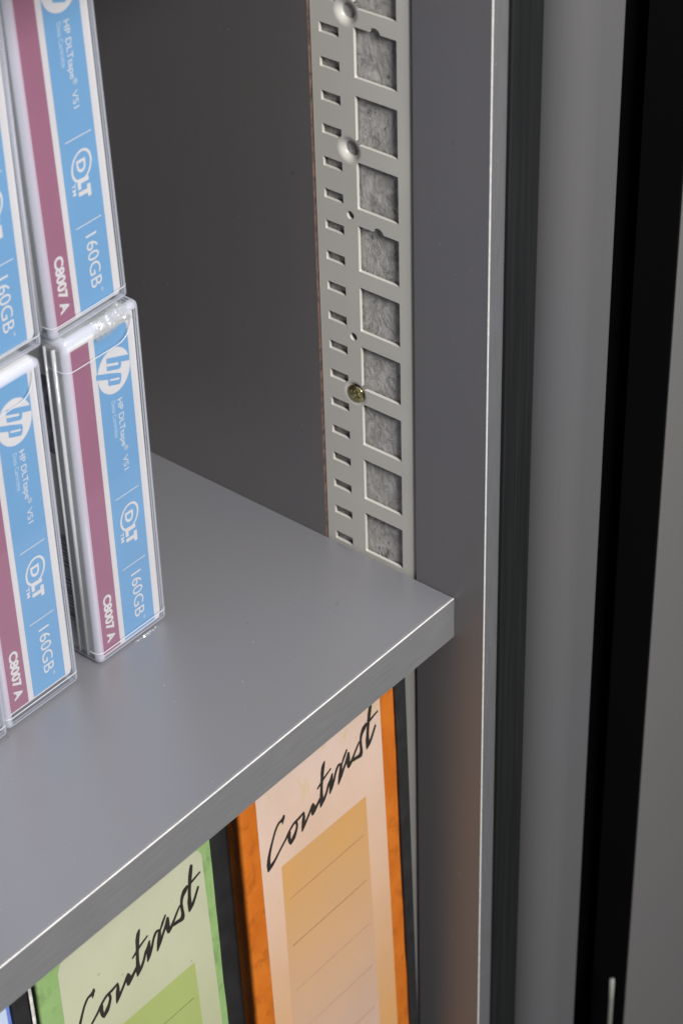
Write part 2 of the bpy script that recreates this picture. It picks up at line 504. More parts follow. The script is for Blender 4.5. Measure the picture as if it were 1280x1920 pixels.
# the one screw left in the strip
def screw():
    bm = bmesh.new()
    N, r = 56, 3.55
    rings = []
    ca, sa = math.cos(R(24)), math.sin(R(24))
    for i in range(0, 19):
        rr = r * i / 18
        row = []
        for k in range(N if i else 1):
            t = 2 * math.pi * k / N
            y, z = rr * math.cos(t), rr * math.sin(t)
            h = 0.95 * math.sqrt(max(0, 1 - (rr / r) ** 2 * 0.97))
            a, b = y * ca + z * sa, -y * sa + z * ca
            d = 0
            if (abs(a) < 0.5 and abs(b) < 2.0): d = max(d, 0.95 * (1 - (abs(b) / 2.1) ** 2))
            if (abs(b) < 0.5 and abs(a) < 2.0): d = max(d, 0.95 * (1 - (abs(a) / 2.1) ** 2))
            row.append(bm.verts.new(Vector((1.15 - h + d, 45.0 + y, ZC + 69.9 + z)) * MM))
        rings.append(row)
    rings.append([bm.verts.new(Vector((2.6, 45.0 + 2.2 * math.cos(2 * math.pi * k / N), ZC + 69.9 + 2.2 * math.sin(2 * math.pi * k / N))) * MM) for k in range(N)])
    for k in range(N): bm.faces.new((rings[0][0], rings[1][k], rings[1][(k + 1) % N])).smooth = True
    for a, b in zip(rings[1:], rings[2:]):
        for k in range(N): bm.faces.new((a[k], b[k], b[(k + 1) % N], a[(k + 1) % N])).smooth = True
    bmesh.ops.recalc_face_normals(bm, faces=bm.faces)
    me = bpy.data.meshes.new('screw'); bm.to_mesh(me); bm.free(); me.materials.append(M['brass'])
    o = bpy.data.objects.new('screw', me); COL.objects.link(o); o.parent = rl
    return o
screw()

# ------------------------------------------------------------------ shelf
sh = thing('shelf_board', 'grey laminate shelf board with bright trimmed front edge, carrying the stacked tape cases', 'shelf', (-450, 0, -18))
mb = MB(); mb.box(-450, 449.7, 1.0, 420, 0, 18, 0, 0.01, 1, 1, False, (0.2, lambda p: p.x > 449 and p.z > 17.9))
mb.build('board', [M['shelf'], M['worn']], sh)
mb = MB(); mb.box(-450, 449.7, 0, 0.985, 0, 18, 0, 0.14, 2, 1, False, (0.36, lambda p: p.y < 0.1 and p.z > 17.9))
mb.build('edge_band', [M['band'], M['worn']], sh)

# ------------------------------------------------------------------ door and neighbour
mb = MB()
DX, DY, DZ0, DZ1 = 41.0, -20.0, -300, ZC + 420
X0, X1, r = -20.9, 21.6, 14.0
XC = 7.3
pts = [(X1, 40), (XC + 2, 40)]
NR = 19
for k in range(NR):
    t = R(-128 + 128 * k / (NR - 1))
    pts.append((XC + r * math.sin(t), r - r * math.cos(t)))
pts += [(X1 - 1.2, 0), (X1 - 0.3, 0.3), (X1, 1.2)]
roll = pts[2:2 + NR]
mb.add([(DX + x, DY + y, z) for z in (DZ0, DZ1) for x, y in roll], [[k, k + 1, NR + k + 1, NR + k] for k in range(NR - 1)], 0, True)
for i in list(range(0, 2)) + list(range(2 + NR - 1, len(pts))):
    a, b = pts[i], pts[(i + 1) % len(pts)]
    mb.add([(DX + a[0], DY + a[1], DZ0), (DX + b[0], DY + b[1], DZ0), (DX + b[0], DY + b[1], DZ1), (DX + a[0], DY + a[1], DZ1)], [[0, 1, 2, 3]], 0, 2 <= i < 2 + NR - 1)
for z, q in ((DZ1, pts), (DZ0, pts[::-1])):
    mb.add([(DX + x, DY + y, z) for x, y in q], [list(range(len(q)))], 0)
mb.build('door', M['door'], cab)
nb = thing('neighbouring_cabinet', 'plain grey cabinet front beyond the dark gap, its shaded edge coloured black', 'cabinet', (190, -20, -900))
mb = MB(); mb.box(-84.5, 200, 0, 18, 0, 1720, 0, 0.4, 2, 1)
mb.build('front_panel', M['front'], nb)
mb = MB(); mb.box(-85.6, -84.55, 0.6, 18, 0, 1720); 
mb.build('edge_shade', M['dark'], nb)  # black strip standing in for the shade on the panel's gap side
mb = MB(); mb.box(-80, 200, 18.2, 400, 0, 1720)
mb.build('body', M['dark'], nb)
mb = MB()
mb.tube([(0, 0, 0), (0, 0, 112.5), (0, 0, 112.6), (0, 0, 113.3), (0, 0, 113.4), (0, 0, 128)], 1.2, 0, 12)
tag(mb.build('metal_rod', M['rod']), 'thin pale rod standing in the dark gap between the two grey panels', 'rod').location = Vector((93.8, -19, -400)) * MM

# ------------------------------------------------------------------ tape cases
DATA = {"strokes":[[[[-84.22,-51.27],[-84.36,-51.46],[-84.52,-51.74],[-84.71,-52.01],[-84.92,-52.16],[-85.1,-52.32],[-85.36,-52.45],[-85.67,-52.56],[-85.96,-52.65],[-86.18,-52.73],[-86.46,-52.75],[-86.84,-52.81],[-87.23,-53.05],[-87.67,-53.4],[-88.13,-53.88],[-88.59,-54.43],[-89.03,-55.04],[-89.43,-55.7],[-89.81,-56.44],[-90.16,-57.19],[-90.49,-57.9],[-90.8,-58.52],[-91.08,-59.11],[-91.35,-59.7],[-91.62,-60.32],[-91.92,-60.98],[-92.22,-61.67],[-92.52,-62.38],[-92.78,-63.08],[-93.04,-63.74],[-93.28,-64.39],[-93.49,-65.05],[-93.68,-65.75],[-93.87,-66.46],[-94.02,-67.18],[-94.17,-67.9],[-94.33,-68.6],[-94.26,-69.58],[-94.2,-70.6],[-94.13,-71.54],[-94.03,-72.24]],[[-83.41,-52.01],[-83.39,-52.33],[-83.4,-52.77],[-83.46,-53.27],[-83.6,-53.72],[-83.92,-53.96],[-84.27,-54.12],[-84.64,-54.22],[-85.02,-54.31],[-85.44,-54.26],[-85.8,-54.14],[-86.1,-54.07],[-86.45,-54.13],[-86.84,-54.45],[-87.29,-54.9],[-87.73,-55.44],[-88.15,-56.02],[-88.54,-56.66],[-88.91,-57.39],[-89.26,-58.13],[-89.59,-58.84],[-89.87,-59.49],[-90.11,-60.1],[-90.35,-60.72],[-90.59,-61.37],[-90.86,-62.07],[-91.13,-62.78],[-91.39,-63.51],[-91.62,-64.22],[-91.79,-64.93],[-91.94,-65.64],[-92.07,-66.35],[-92.18,-67.08],[-92.23,-67.85],[-92.26,-68.66],[-92.28,-69.49],[-92.31,-70.32],[-92.62,-70.99],[-92.94,-71.7],[-93.25,-72.31],[-93.52,-72.68]]],[[[-84.3,-51.88],[-84.4,-52.23],[-84.54,-52.73],[-84.69,-53.27],[-84.84,-53.73],[-84.93,-54.19],[-85.04,-54.64],[-85.14,-55.02],[-85.19,-55.32]],[[-83.61,-52.49],[-83.68,-52.87],[-83.79,-53.41],[-83.91,-53.99],[-84.04,-54.5],[-84.26,-54.87],[-84.5,-55.2],[-84.71,-55.46],[-84.88,-55.63]]],[[[-93.42,-72.72],[-92.97,-72.55],[-92.37,-72.24],[-91.71,-71.89],[-91.1,-71.62],[-90.7,-71.25],[-90.3,-70.93],[-89.87,-70.58],[-89.41,-70.14],[-88.86,-69.62],[-88.29,-69.03],[-87.71,-68.42],[-87.15,-67.83],[-86.55,-67.31],[-85.95,-66.78],[-85.36,-66.28],[-84.83,-65.81],[-84.34,-65.42],[-83.88,-65.06],[-83.46,-64.72],[-83.05,-64.36],[-82.67,-63.96],[-82.32,-63.56],[-81.98,-63.17],[-81.63,-62.79],[-81.28,-62.41],[-80.91,-62.03],[-80.53,-61.66],[-80.12,-61.31],[-79.68,-60.99],[-79.21,-60.67],[-78.73,-60.4],[-78.24,-60.19],[-77.72,-60.09],[-77.15,-60.06],[-76.57,-60.05],[-75.99,-60.0],[-75.49,-59.85],[-75.01,-59.68],[-74.56,-59.5],[-74.15,-59.32],[-73.79,-59.06],[-73.46,-58.79],[-73.2,-58.53],[-73.03,-58.33]],[[-93.97,-72.0],[-93.72,-71.55],[-93.33,-70.97],[-92.87,-70.35],[-92.43,-69.78],[-91.89,-69.54],[-91.38,-69.36],[-90.87,-69.17],[-90.32,-68.9],[-89.76,-68.46],[-89.16,-67.93],[-88.54,-67.37],[-87.92,-66.83],[-87.32,-66.3],[-86.72,-65.77],[-86.14,-65.27],[-85.6,-64.8],[-85.12,-64.39],[-84.68,-64.02],[-84.28,-63.66],[-83.89,-63.3],[-83.54,-62.9],[-83.22,-62.49],[-82.89,-62.08],[-82.55,-61.67],[-82.17,-61.3],[-81.78,-60.93],[-81.38,-60.57],[-80.95,-60.23],[-80.5,-59.88],[-80.04,-59.54],[-79.54,-59.23],[-79.01,-58.98],[-78.45,-58.83],[-77.87,-58.75],[-77.31,-58.7],[-76.8,-58.62],[-76.3,-58.53],[-75.8,-58.43],[-75.33,-58.31],[-74.9,-58.19],[-74.44,-58.11],[-74.01,-58.01],[-73.63,-57.92],[-73.35,-57.89]]],[[[-78.49,-59.47],[-78.33,-59.88],[-78.13,-60.41],[-77.96,-60.97],[-77.87,-61.5],[-77.97,-62.01],[-78.16,-62.59],[-78.41,-63.17],[-78.68,-63.72],[-79.0,-64.17],[-79.36,-64.59],[-79.75,-64.99],[-80.18,-65.4],[-80.55,-66.06],[-81.02,-66.75],[-81.45,-67.39],[-81.72,-67.87]],[[-76.94,-60.11],[-76.89,-60.46],[-76.78,-61.03],[-76.68,-61.72],[-76.7,-62.4],[-76.81,-63.07],[-77.0,-63.72],[-77.24,-64.36],[-77.5,-64.95],[-77.72,-65.56],[-77.97,-66.14],[-78.26,-66.71],[-78.6,-67.29],[-79.2,-67.72],[-79.88,-68.18],[-80.52,-68.57],[-80.98,-68.8]]],[[[-81.9,-61.31],[-82.05,-61.68],[-82.24,-62.25],[-82.43,-62.89],[-82.57,-63.52],[-82.62,-64.12],[-82.61,-64.7],[-82.58,-65.22],[-82.57,-65.69],[-82.37,-66.29],[-82.17,-66.91],[-81.98,-67.46],[-81.8,-67.87]],[[-80.76,-62.33],[-80.79,-62.81],[-80.87,-63.46],[-80.94,-64.17],[-80.96,-64.79],[-80.92,-65.3],[-80.83,-65.81],[-80.73,-66.35],[-80.63,-66.9],[-80.73,-67.34],[-80.82,-67.77],[-80.91,-68.13],[-81.03,-68.36]]],[[[-73.42,-57.99],[-73.58,-58.27],[-73.74,-58.71],[-73.92,-59.22],[-74.1,-59.7],[-74.23,-60.22],[-74.37,-60.77],[-74.52,-61.33],[-74.68,-61.87],[-74.74,-62.5],[-74.8,-63.12],[-74.88,-63.74],[-74.95,-64.34],[-74.97,-65.03],[-75.0,-65.75],[-75.02,-66.4],[-74.99,-66.89]],[[-73.03,-58.3],[-72.94,-58.77],[-72.86,-59.4],[-72.79,-60.12],[-72.73,-60.82],[-72.77,-61.45],[-72.81,-62.1],[-72.87,-62.75],[-72.93,-63.39],[-73.1,-63.94],[-73.28,-64.47],[-73.47,-65.0],[-73.66,-65.51],[-73.94,-65.98],[-74.23,-66.47],[-74.51,-66.88],[-74.74,-67.13]]],[[[-74.49,-67.03],[-74.16,-66.73],[-73.72,-66.27],[-73.24,-65.75],[-72.78,-65.29],[-72.43,-64.8],[-72.07,-64.34],[-71.7,-63.87],[-71.33,-63.38],[-70.92,-62.86],[-70.51,-62.32],[-70.11,-61.78],[-69.72,-61.26],[-69.31,-60.77],[-68.91,-60.29],[-68.53,-59.83],[-68.21,-59.43],[-68.06,-58.97],[-67.96,-58.56],[-67.91,-58.22],[-67.9,-57.95]],[[-74.85,-66.62],[-74.69,-66.14],[-74.42,-65.49],[-74.11,-64.78],[-73.8,-64.12],[-73.41,-63.66],[-73.02,-63.22],[-72.62,-62.79],[-72.22,-62.34],[-71.82,-61.83],[-71.42,-61.29],[-71.01,-60.75],[-70.62,-60.23],[-70.26,-59.7],[-69.9,-59.16],[-69.58,-58.66],[-69.31,-58.22],[-69.02,-57.95],[-68.77,-57.72],[-68.57,-57.54],[-68.4,-57.44]]],[[[-68.48,-57.74],[-68.53,-58.03],[-68.56,-58.46],[-68.61,-58.88],[-68.74,-59.16],[-68.83,-59.51],[-69.0,-59.91],[-69.22,-60.35],[-69.42,-60.78],[-69.42,-61.39],[-69.41,-61.98],[-69.38,-62.52],[-69.31,-62.94]],[[-67.84,-58.04],[-67.61,-58.46],[-67.33,-59.07],[-67.06,-59.82],[-66.88,-60.6],[-66.98,-61.21],[-67.16,-61.74],[-67.35,-62.22],[-67.5,-62.65],[-67.81,-62.93],[-68.13,-63.21],[-68.42,-63.44],[-68.67,-63.56]]],[[[-68.23,-63.58],[-67.92,-63.32],[-67.49,-62.93],[-67.02,-62.5],[-66.56,-62.12],[-66.22,-61.69],[-65.86,-61.29],[-65.5,-60.88],[-65.14,-60.47],[-64.7,-60.08],[-64.24,-59.66],[-63.83,-59.29],[-63.54,-59.03]],[[-69.13,-62.53],[-68.92,-62.15],[-68.6,-61.64],[-68.22,-61.08],[-67.86,-60.56],[-67.43,-60.21],[-66.99,-59.89],[-66.56,-59.57],[-66.13,-59.26],[-65.71,-58.84],[-65.26,-58.41],[-64.86,-58.02],[-64.59,-57.75]]],[[[-61.17,-42.07],[-61.45,-42.21],[-61.8,-42.47],[-62.18,-42.83],[-62.54,-43.25],[-62.76,-43.86],[-62.98,-44.54],[-63.17,-45.26],[-63.35,-45.99],[-63.43,-46.78],[-63.47,-47.58],[-63.51,-48.38],[-63.55,-49.16],[-63.63,-49.91],[-63.71,-50.68],[-63.79,-51.45],[-63.86,-52.23],[-63.94,-53.01],[-64.02,-53.81],[-64.09,-54.59],[-64.15,-55.34],[-64.24,-56.0],[-64.31,-56.61],[-64.38,-57.18],[-64.47,-57.73],[-64.49,-58.37],[-64.53,-59.01],[-64.58,-59.63],[-64.64,-60.21],[-64.58,-60.91],[-64.54,-61.6],[-64.49,-62.23],[-64.41,-62.71]],[[-60.79,-42.46],[-60.81,-42.87],[-60.89,-43.39],[-60.99,-43.99],[-61.06,-44.63],[-61.22,-45.24],[-61.38,-45.93],[-61.52,-46.67],[-61.64,-47.4],[-61.77,-48.09],[-61.88,-48.82],[-61.98,-49.56],[-62.1,-50.31],[-62.21,-51.05],[-62.32,-51.79],[-62.43,-52.53],[-62.53,-53.27],[-62.58,-54.07],[-62.62,-54.88],[-62.66,-55.68],[-62.68,-56.44],[-62.65,-57.16],[-62.6,-57.85],[-62.56,-58.53],[-62.54,-59.23],[-62.63,-59.86],[-62.74,-60.47],[-62.86,-61.06],[-62.98,-61.62],[-63.26,-62.06],[-63.55,-62.48],[-63.83,-62.82],[-64.08,-63.01]]],[[[-65.41,-53.08],[-65.13,-52.94],[-64.73,-52.74],[-64.26,-52.48],[-63.75,-52.2],[-63.26,-51.86],[-62.74,-51.49],[-62.14,-51.1],[-61.42,-50.68],[-60.46,-50.13],[-59.3,-49.51],[-58.2,-48.95],[-57.45,-48.54]],[[-65.91,-52.42],[-65.68,-52.22],[-65.34,-51.94],[-64.92,-51.61],[-64.48,-51.26],[-64.0,-50.91],[-63.49,-50.52],[-62.9,-50.1],[-62.17,-49.65],[-61.14,-49.19],[-59.91,-48.66],[-58.74,-48.19],[-57.93,-47.87]]],[[[-63.98,-62.87],[-63.54,-62.57],[-62.96,-62.11],[-62.32,-61.56],[-61.73,-61.03],[-61.32,-60.41],[-60.92,-59.79],[-60.54,-59.15],[-60.18,-58.45],[-59.83,-57.68],[-59.5,-56.83],[-59.2,-56.04],[-58.91,-55.42],[-58.64,-55.08],[-58.37,-54.9],[-58.08,-54.7],[-57.75,-54.34],[-57.47,-53.63],[-57.16,-52.79],[-56.89,-51.98],[-56.73,-51.41]],[[-64.34,-62.45],[-64.08,-61.94],[-63.68,-61.26],[-63.23,-60.51],[-62.83,-59.78],[-62.38,-59.23],[-61.94,-58.67],[-61.52,-58.09],[-61.13,-57.47],[-60.79,-56.73],[-60.47,-55.9],[-60.17,-55.1],[-59.86,-54.44],[-59.57,-54.0],[-59.3,-53.74],[-59.06,-53.53],[-58.81,-53.2],[-58.39,-52.69],[-57.93,-52.02],[-57.5,-51.38],[-57.18,-50.96]]],[[[-57.33,-50.93],[-57.58,-51.18],[-57.86,-51.6],[-58.16,-52.09],[-58.45,-52.58],[-58.57,-53.12],[-58.69,-53.65],[-58.81,-54.24],[-58.97,-54.98],[-59.0,-56.2],[-59.08,-57.64],[-59.14,-59.0],[-59.13,-59.99]],[[-56.9,-51.31],[-56.85,-51.82],[-56.84,-52.49],[-56.84,-53.24],[-56.83,-53.97],[-56.92,-54.52],[-57.0,-55.07],[-57.1,-55.69],[-57.22,-56.47],[-57.61,-57.38],[-58.05,-58.52],[-58.47,-59.58],[-58.81,-60.26]]],[[[-58.72,-60.16],[-58.43,-59.89],[-58.04,-59.47],[-57.61,-58.95],[-57.19,-58.42],[-56.87,-57.77],[-56.52,-57.08],[-56.19,-56.35],[-55.88,-55.61],[-55.6,-54.85],[-55.35,-54.06],[-55.12,-53.31],[-54.87,-52.64],[-54.58,-52.07],[-54.29,-51.56],[-54.0,-51.13],[-53.72,-50.78],[-53.46,-50.53],[-53.22,-50.37],[-53.0,-50.28],[-52.79,-50.25],[-52.59,-50.28],[-52.33,-50.4],[-52.04,-50.57],[-51.81,-50.69]],[[-59.13,-59.72],[-58.99,-59.29],[-58.75,-58.71],[-58.47,-58.05],[-58.2,-57.37],[-57.85,-56.76],[-57.48,-56.1],[-57.12,-55.42],[-56.79,-54.73],[-56.52,-53.99],[-56.28,-53.21],[-56.04,-52.45],[-55.78,-51.76],[-55.5,-51.15],[-55.21,-50.61],[-54.92,-50.13],[-54.63,-49.74],[-54.34,-49.46],[-54.05,-49.26],[-53.74,-49.14],[-53.38,-49.1],[-52.93,-49.22],[-52.48,-49.46],[-52.13,-49.68],[-51.92,-49.83]]],[[[-52.6,-49.53],[-52.71,-50.0],[-52.85,-50.69],[-53.01,-51.45],[-53.18,-52.15],[-53.31,-52.79],[-53.45,-53.4],[-53.61,-54.04],[-53.79,-54.78],[-53.91,-55.83],[-54.07,-57.02],[-54.21,-58.13],[-54.27,-58.93]],[[-51.46,-50.44],[-51.48,-50.98],[-51.52,-51.75],[-51.59,-52.61],[-51.67,-53.42],[-51.83,-54.07],[-52.01,-54.67],[-52.2,-55.3],[-52.42,-56.01],[-52.8,-56.82],[-53.23,-57.77],[-53.64,-58.65],[-53.96,-59.21]]],[[[-53.79,-59.16],[-53.4,-58.7],[-52.87,-58.01],[-52.3,-57.24],[-51.76,-56.54],[-51.38,-55.85],[-51.01,-55.19],[-50.65,-54.53],[-50.29,-53.88],[-49.9,-53.25],[-49.51,-52.63],[-49.12,-51.98],[-48.75,-51.26],[-48.42,-50.34],[-48.1,-49.3],[-47.83,-48.35],[-47.65,-47.68]],[[-54.21,-58.72],[-53.97,-58.11],[-53.59,-57.26],[-53.17,-56.33],[-52.78,-55.48],[-52.37,-54.82],[-51.97,-54.19],[-51.58,-53.57],[-51.19,-52.94],[-50.8,-52.31],[-50.41,-51.69],[-50.02,-51.06],[-49.67,-50.37],[-49.26,-49.55],[-48.85,-48.61],[-48.48,-47.75],[-48.21,-47.16]]],[[[-51.43,-50.81],[-51.15,-50.43],[-50.77,-49.86],[-50.34,-49.21],[-49.91,-48.59],[-49.5,-47.85],[-49.05,-47.06],[-48.63,-46.34],[-48.35,-45.83]],[[-51.97,-50.26],[-51.78,-49.79],[-51.49,-49.13],[-51.15,-48.39],[-50.8,-47.66],[-50.32,-47.0],[-49.79,-46.28],[-49.3,-45.64],[-48.94,-45.21]]],[[[-47.94,-47.25],[-48.12,-47.57],[-48.33,-48.08],[-48.55,-48.67],[-48.75,-49.25],[-48.87,-49.85],[-48.99,-50.47],[-49.1,-51.11],[-49.19,-51.75],[-49.05,-52.6],[-48.88,-53.48],[-48.71,-54.26],[-48.54,-54.85]],[[-47.36,-47.7],[-47.29,-48.23],[-47.25,-48.94],[-47.21,-49.73],[-47.16,-50.5],[-47.18,-51.17],[-47.2,-51.86],[-47.21,-52.55],[-47.2,-53.22],[-47.39,-53.79],[-47.56,-54.41],[-47.73,-54.96],[-47.9,-55.3]]],[[[-47.71,-55.35],[-47.37,-55.09],[-46.89,-54.7],[-46.36,-54.24],[-45.87,-53.78],[-45.52,-53.27],[-45.19,-52.75],[-44.86,-52.2],[-44.5,-51.61],[-44.06,-50.95],[-43.58,-50.24],[-43.1,-49.53],[-42.67,-48.9],[-42.24,-48.34],[-41.83,-47.83],[-41.47,-47.4],[-41.23,-47.08]],[[-48.51,-54.41],[-48.24,-54.07],[-47.83,-53.6],[-47.38,-53.06],[-46.98,-52.54],[-46.57,-52.12],[-46.17,-51.69],[-45.77,-51.23],[-45.33,-50.71],[-44.86,-50.09],[-44.35,-49.41],[-43.85,-48.73],[-43.38,-48.13],[-42.92,-47.6],[-42.47,-47.11],[-42.09,-46.71],[-41.81,-46.43]]],[[[-37.51,-40.31],[-37.93,-40.39],[-38.48,-40.56],[-39.07,-40.79],[-39.64,-41.05],[-39.95,-41.54],[-40.26,-42.05],[-40.54,-42.61],[-40.77,-43.19],[-40.98,-43.77],[-41.14,-44.37],[-41.25,-45.01],[-41.33,-45.7],[-41.41,-46.42],[-41.44,-47.2],[-41.45,-47.99],[-41.45,-48.76],[-41.42,-49.54],[-41.36,-50.31],[-41.32,-50.99],[-41.36,-51.54],[-41.51,-51.97],[-41.7,-52.32],[-41.92,-52.54],[-42.17,-52.62],[-42.41,-52.68],[-42.82,-52.63],[-43.39,-52.5],[-44.02,-52.42],[-44.64,-52.45],[-45.27,-52.49],[-45.83,-52.55],[-46.2,-52.61]],[[-36.84,-41.12],[-37.01,-41.49],[-37.3,-41.96],[-37.63,-42.48],[-37.9,-43.01],[-38.33,-43.33],[-38.75,-43.68],[-39.14,-44.05],[-39.48,-44.45],[-39.72,-44.92],[-39.93,-45.42],[-40.1,-45.96],[-40.23,-46.55],[-40.26,-47.26],[-40.24,-48.03],[-40.2,-48.84],[-40.15,-49.62],[-40.08,-50.38],[-39.96,-51.17],[-39.87,-51.97],[-39.86,-52.69],[-39.9,-53.35],[-40.01,-53.94],[-40.22,-54.45],[-40.6,-54.84],[-41.25,-54.88],[-41.93,-54.72],[-42.54,-54.52],[-43.07,-54.38],[-43.7,-54.25],[-44.4,-54.13],[-45.04,-54.03],[-45.51,-53.93]]],[[[-35.01,-32.44],[-35.15,-32.72],[-35.34,-33.13],[-35.54,-33.63],[-35.75,-34.16],[-35.92,-34.78],[-36.1,-35.46],[-36.28,-36.18],[-36.44,-36.88],[-36.54,-37.58],[-36.63,-38.28],[-36.71,-38.98],[-36.79,-39.71],[-36.89,-40.45],[-36.99,-41.23],[-37.09,-42.02],[-37.18,-42.82],[-37.27,-43.62],[-37.35,-44.43],[-37.43,-45.23],[-37.49,-45.99],[-37.61,-46.65],[-37.72,-47.27],[-37.83,-47.86],[-37.94,-48.44],[-37.94,-49.1],[-37.93,-49.73],[-37.92,-50.33],[-37.93,-50.91],[-37.86,-51.58],[-37.82,-52.26],[-37.77,-52.88],[-37.69,-53.35]],[[-34.05,-33.24],[-34.07,-33.63],[-34.12,-34.15],[-34.2,-34.75],[-34.28,-35.39],[-34.41,-36.03],[-34.56,-36.74],[-34.7,-37.47],[-34.83,-38.18],[-34.98,-38.83],[-35.11,-39.48],[-35.23,-40.14],[-35.37,-40.83],[-35.5,-41.56],[-35.63,-42.3],[-35.76,-43.06],[-35.88,-43.82],[-35.95,-44.62],[-36.02,-45.44],[-36.07,-46.25],[-36.12,-47.02],[-36.11,-47.77],[-36.09,-48.49],[-36.07,-49.18],[-36.05,-49.86],[-36.14,-50.43],[-36.22,-51.0],[-36.32,-51.55],[-36.42,-52.09],[-36.66,-52.55],[-36.91,-53.01],[-37.15,-53.39],[-37.36,-53.62]]],[[[-37.31,-53.55],[-36.93,-53.33],[-36.42,-52.98],[-35.85,-52.54],[-35.32,-52.1],[-34.97,-51.56],[-34.63,-51.02],[-34.28,-50.41],[-33.87,-49.66],[-33.35,-48.64],[-32.74,-47.42],[-32.18,-46.28],[-31.81,-45.48]],[[-37.66,-53.16],[-37.46,-52.74],[-37.13,-52.18],[-36.75,-51.56],[-36.41,-50.93],[-36.01,-50.45],[-35.64,-49.97],[-35.25,-49.42],[-34.8,-48.73],[-34.24,-47.77],[-33.59,-46.6],[-32.98,-45.5],[-32.56,-44.75]]],[[[-37.98,-42.26],[-37.6,-42.14],[-37.07,-41.94],[-36.48,-41.72],[-35.92,-41.53],[-35.47,-41.35],[-35.03,-41.18],[-34.53,-41.02],[-33.92,-40.82],[-33.08,-40.51],[-32.07,-40.16],[-31.12,-39.84],[-30.47,-39.6]],[[-38.4,-41.71],[-38.1,-41.48],[-37.65,-41.18],[-37.14,-40.85],[-36.64,-40.55],[-36.18,-40.36],[-35.73,-40.2],[-35.23,-40.03],[-34.62,-39.83],[-33.73,-39.59],[-32.66,-39.32],[-31.66,-39.06],[-30.96,-38.89]]]],"h":[[19.03,118.29],[29.06,114.92],[29.11,112.64],[25.25,113.92],[25.41,113.29],[25.02,112.02],[24.27,111.69],[18.72,113.54],[18.76,115.11]],"hs":[[18.86,116.25],[24.01,114.4],[24.01,113.45],[18.86,115.29]],"p":[[13.74,114.52],[19.65,112.27],[24.66,109.99],[24.95,108.79],[24.58,107.01],[24.01,106.16],[23.41,106.08],[18.71,107.8],[18.85,110.19],[13.67,112.48]],"ps":[[19.6,109.95],[23.9,108.55],[23.88,107.77],[19.63,109.22]]}
W, H, D = 34.8, 134.0, 132.0
def rounded_rect(x0, x1, z0, z1, r, n=5):
    out = []
    for cx, cz, a in ((x1 - r, z0 + r, -90), (x1 - r, z1 - r, 0), (x0 + r, z1 - r, 90), (x0 + r, z0 + r, 180)):
        for k in range(n + 1):
            t = R(a + 90 * k / n)
            out.append((cx + r * math.cos(t), cz + r * math.sin(t)))
    return out
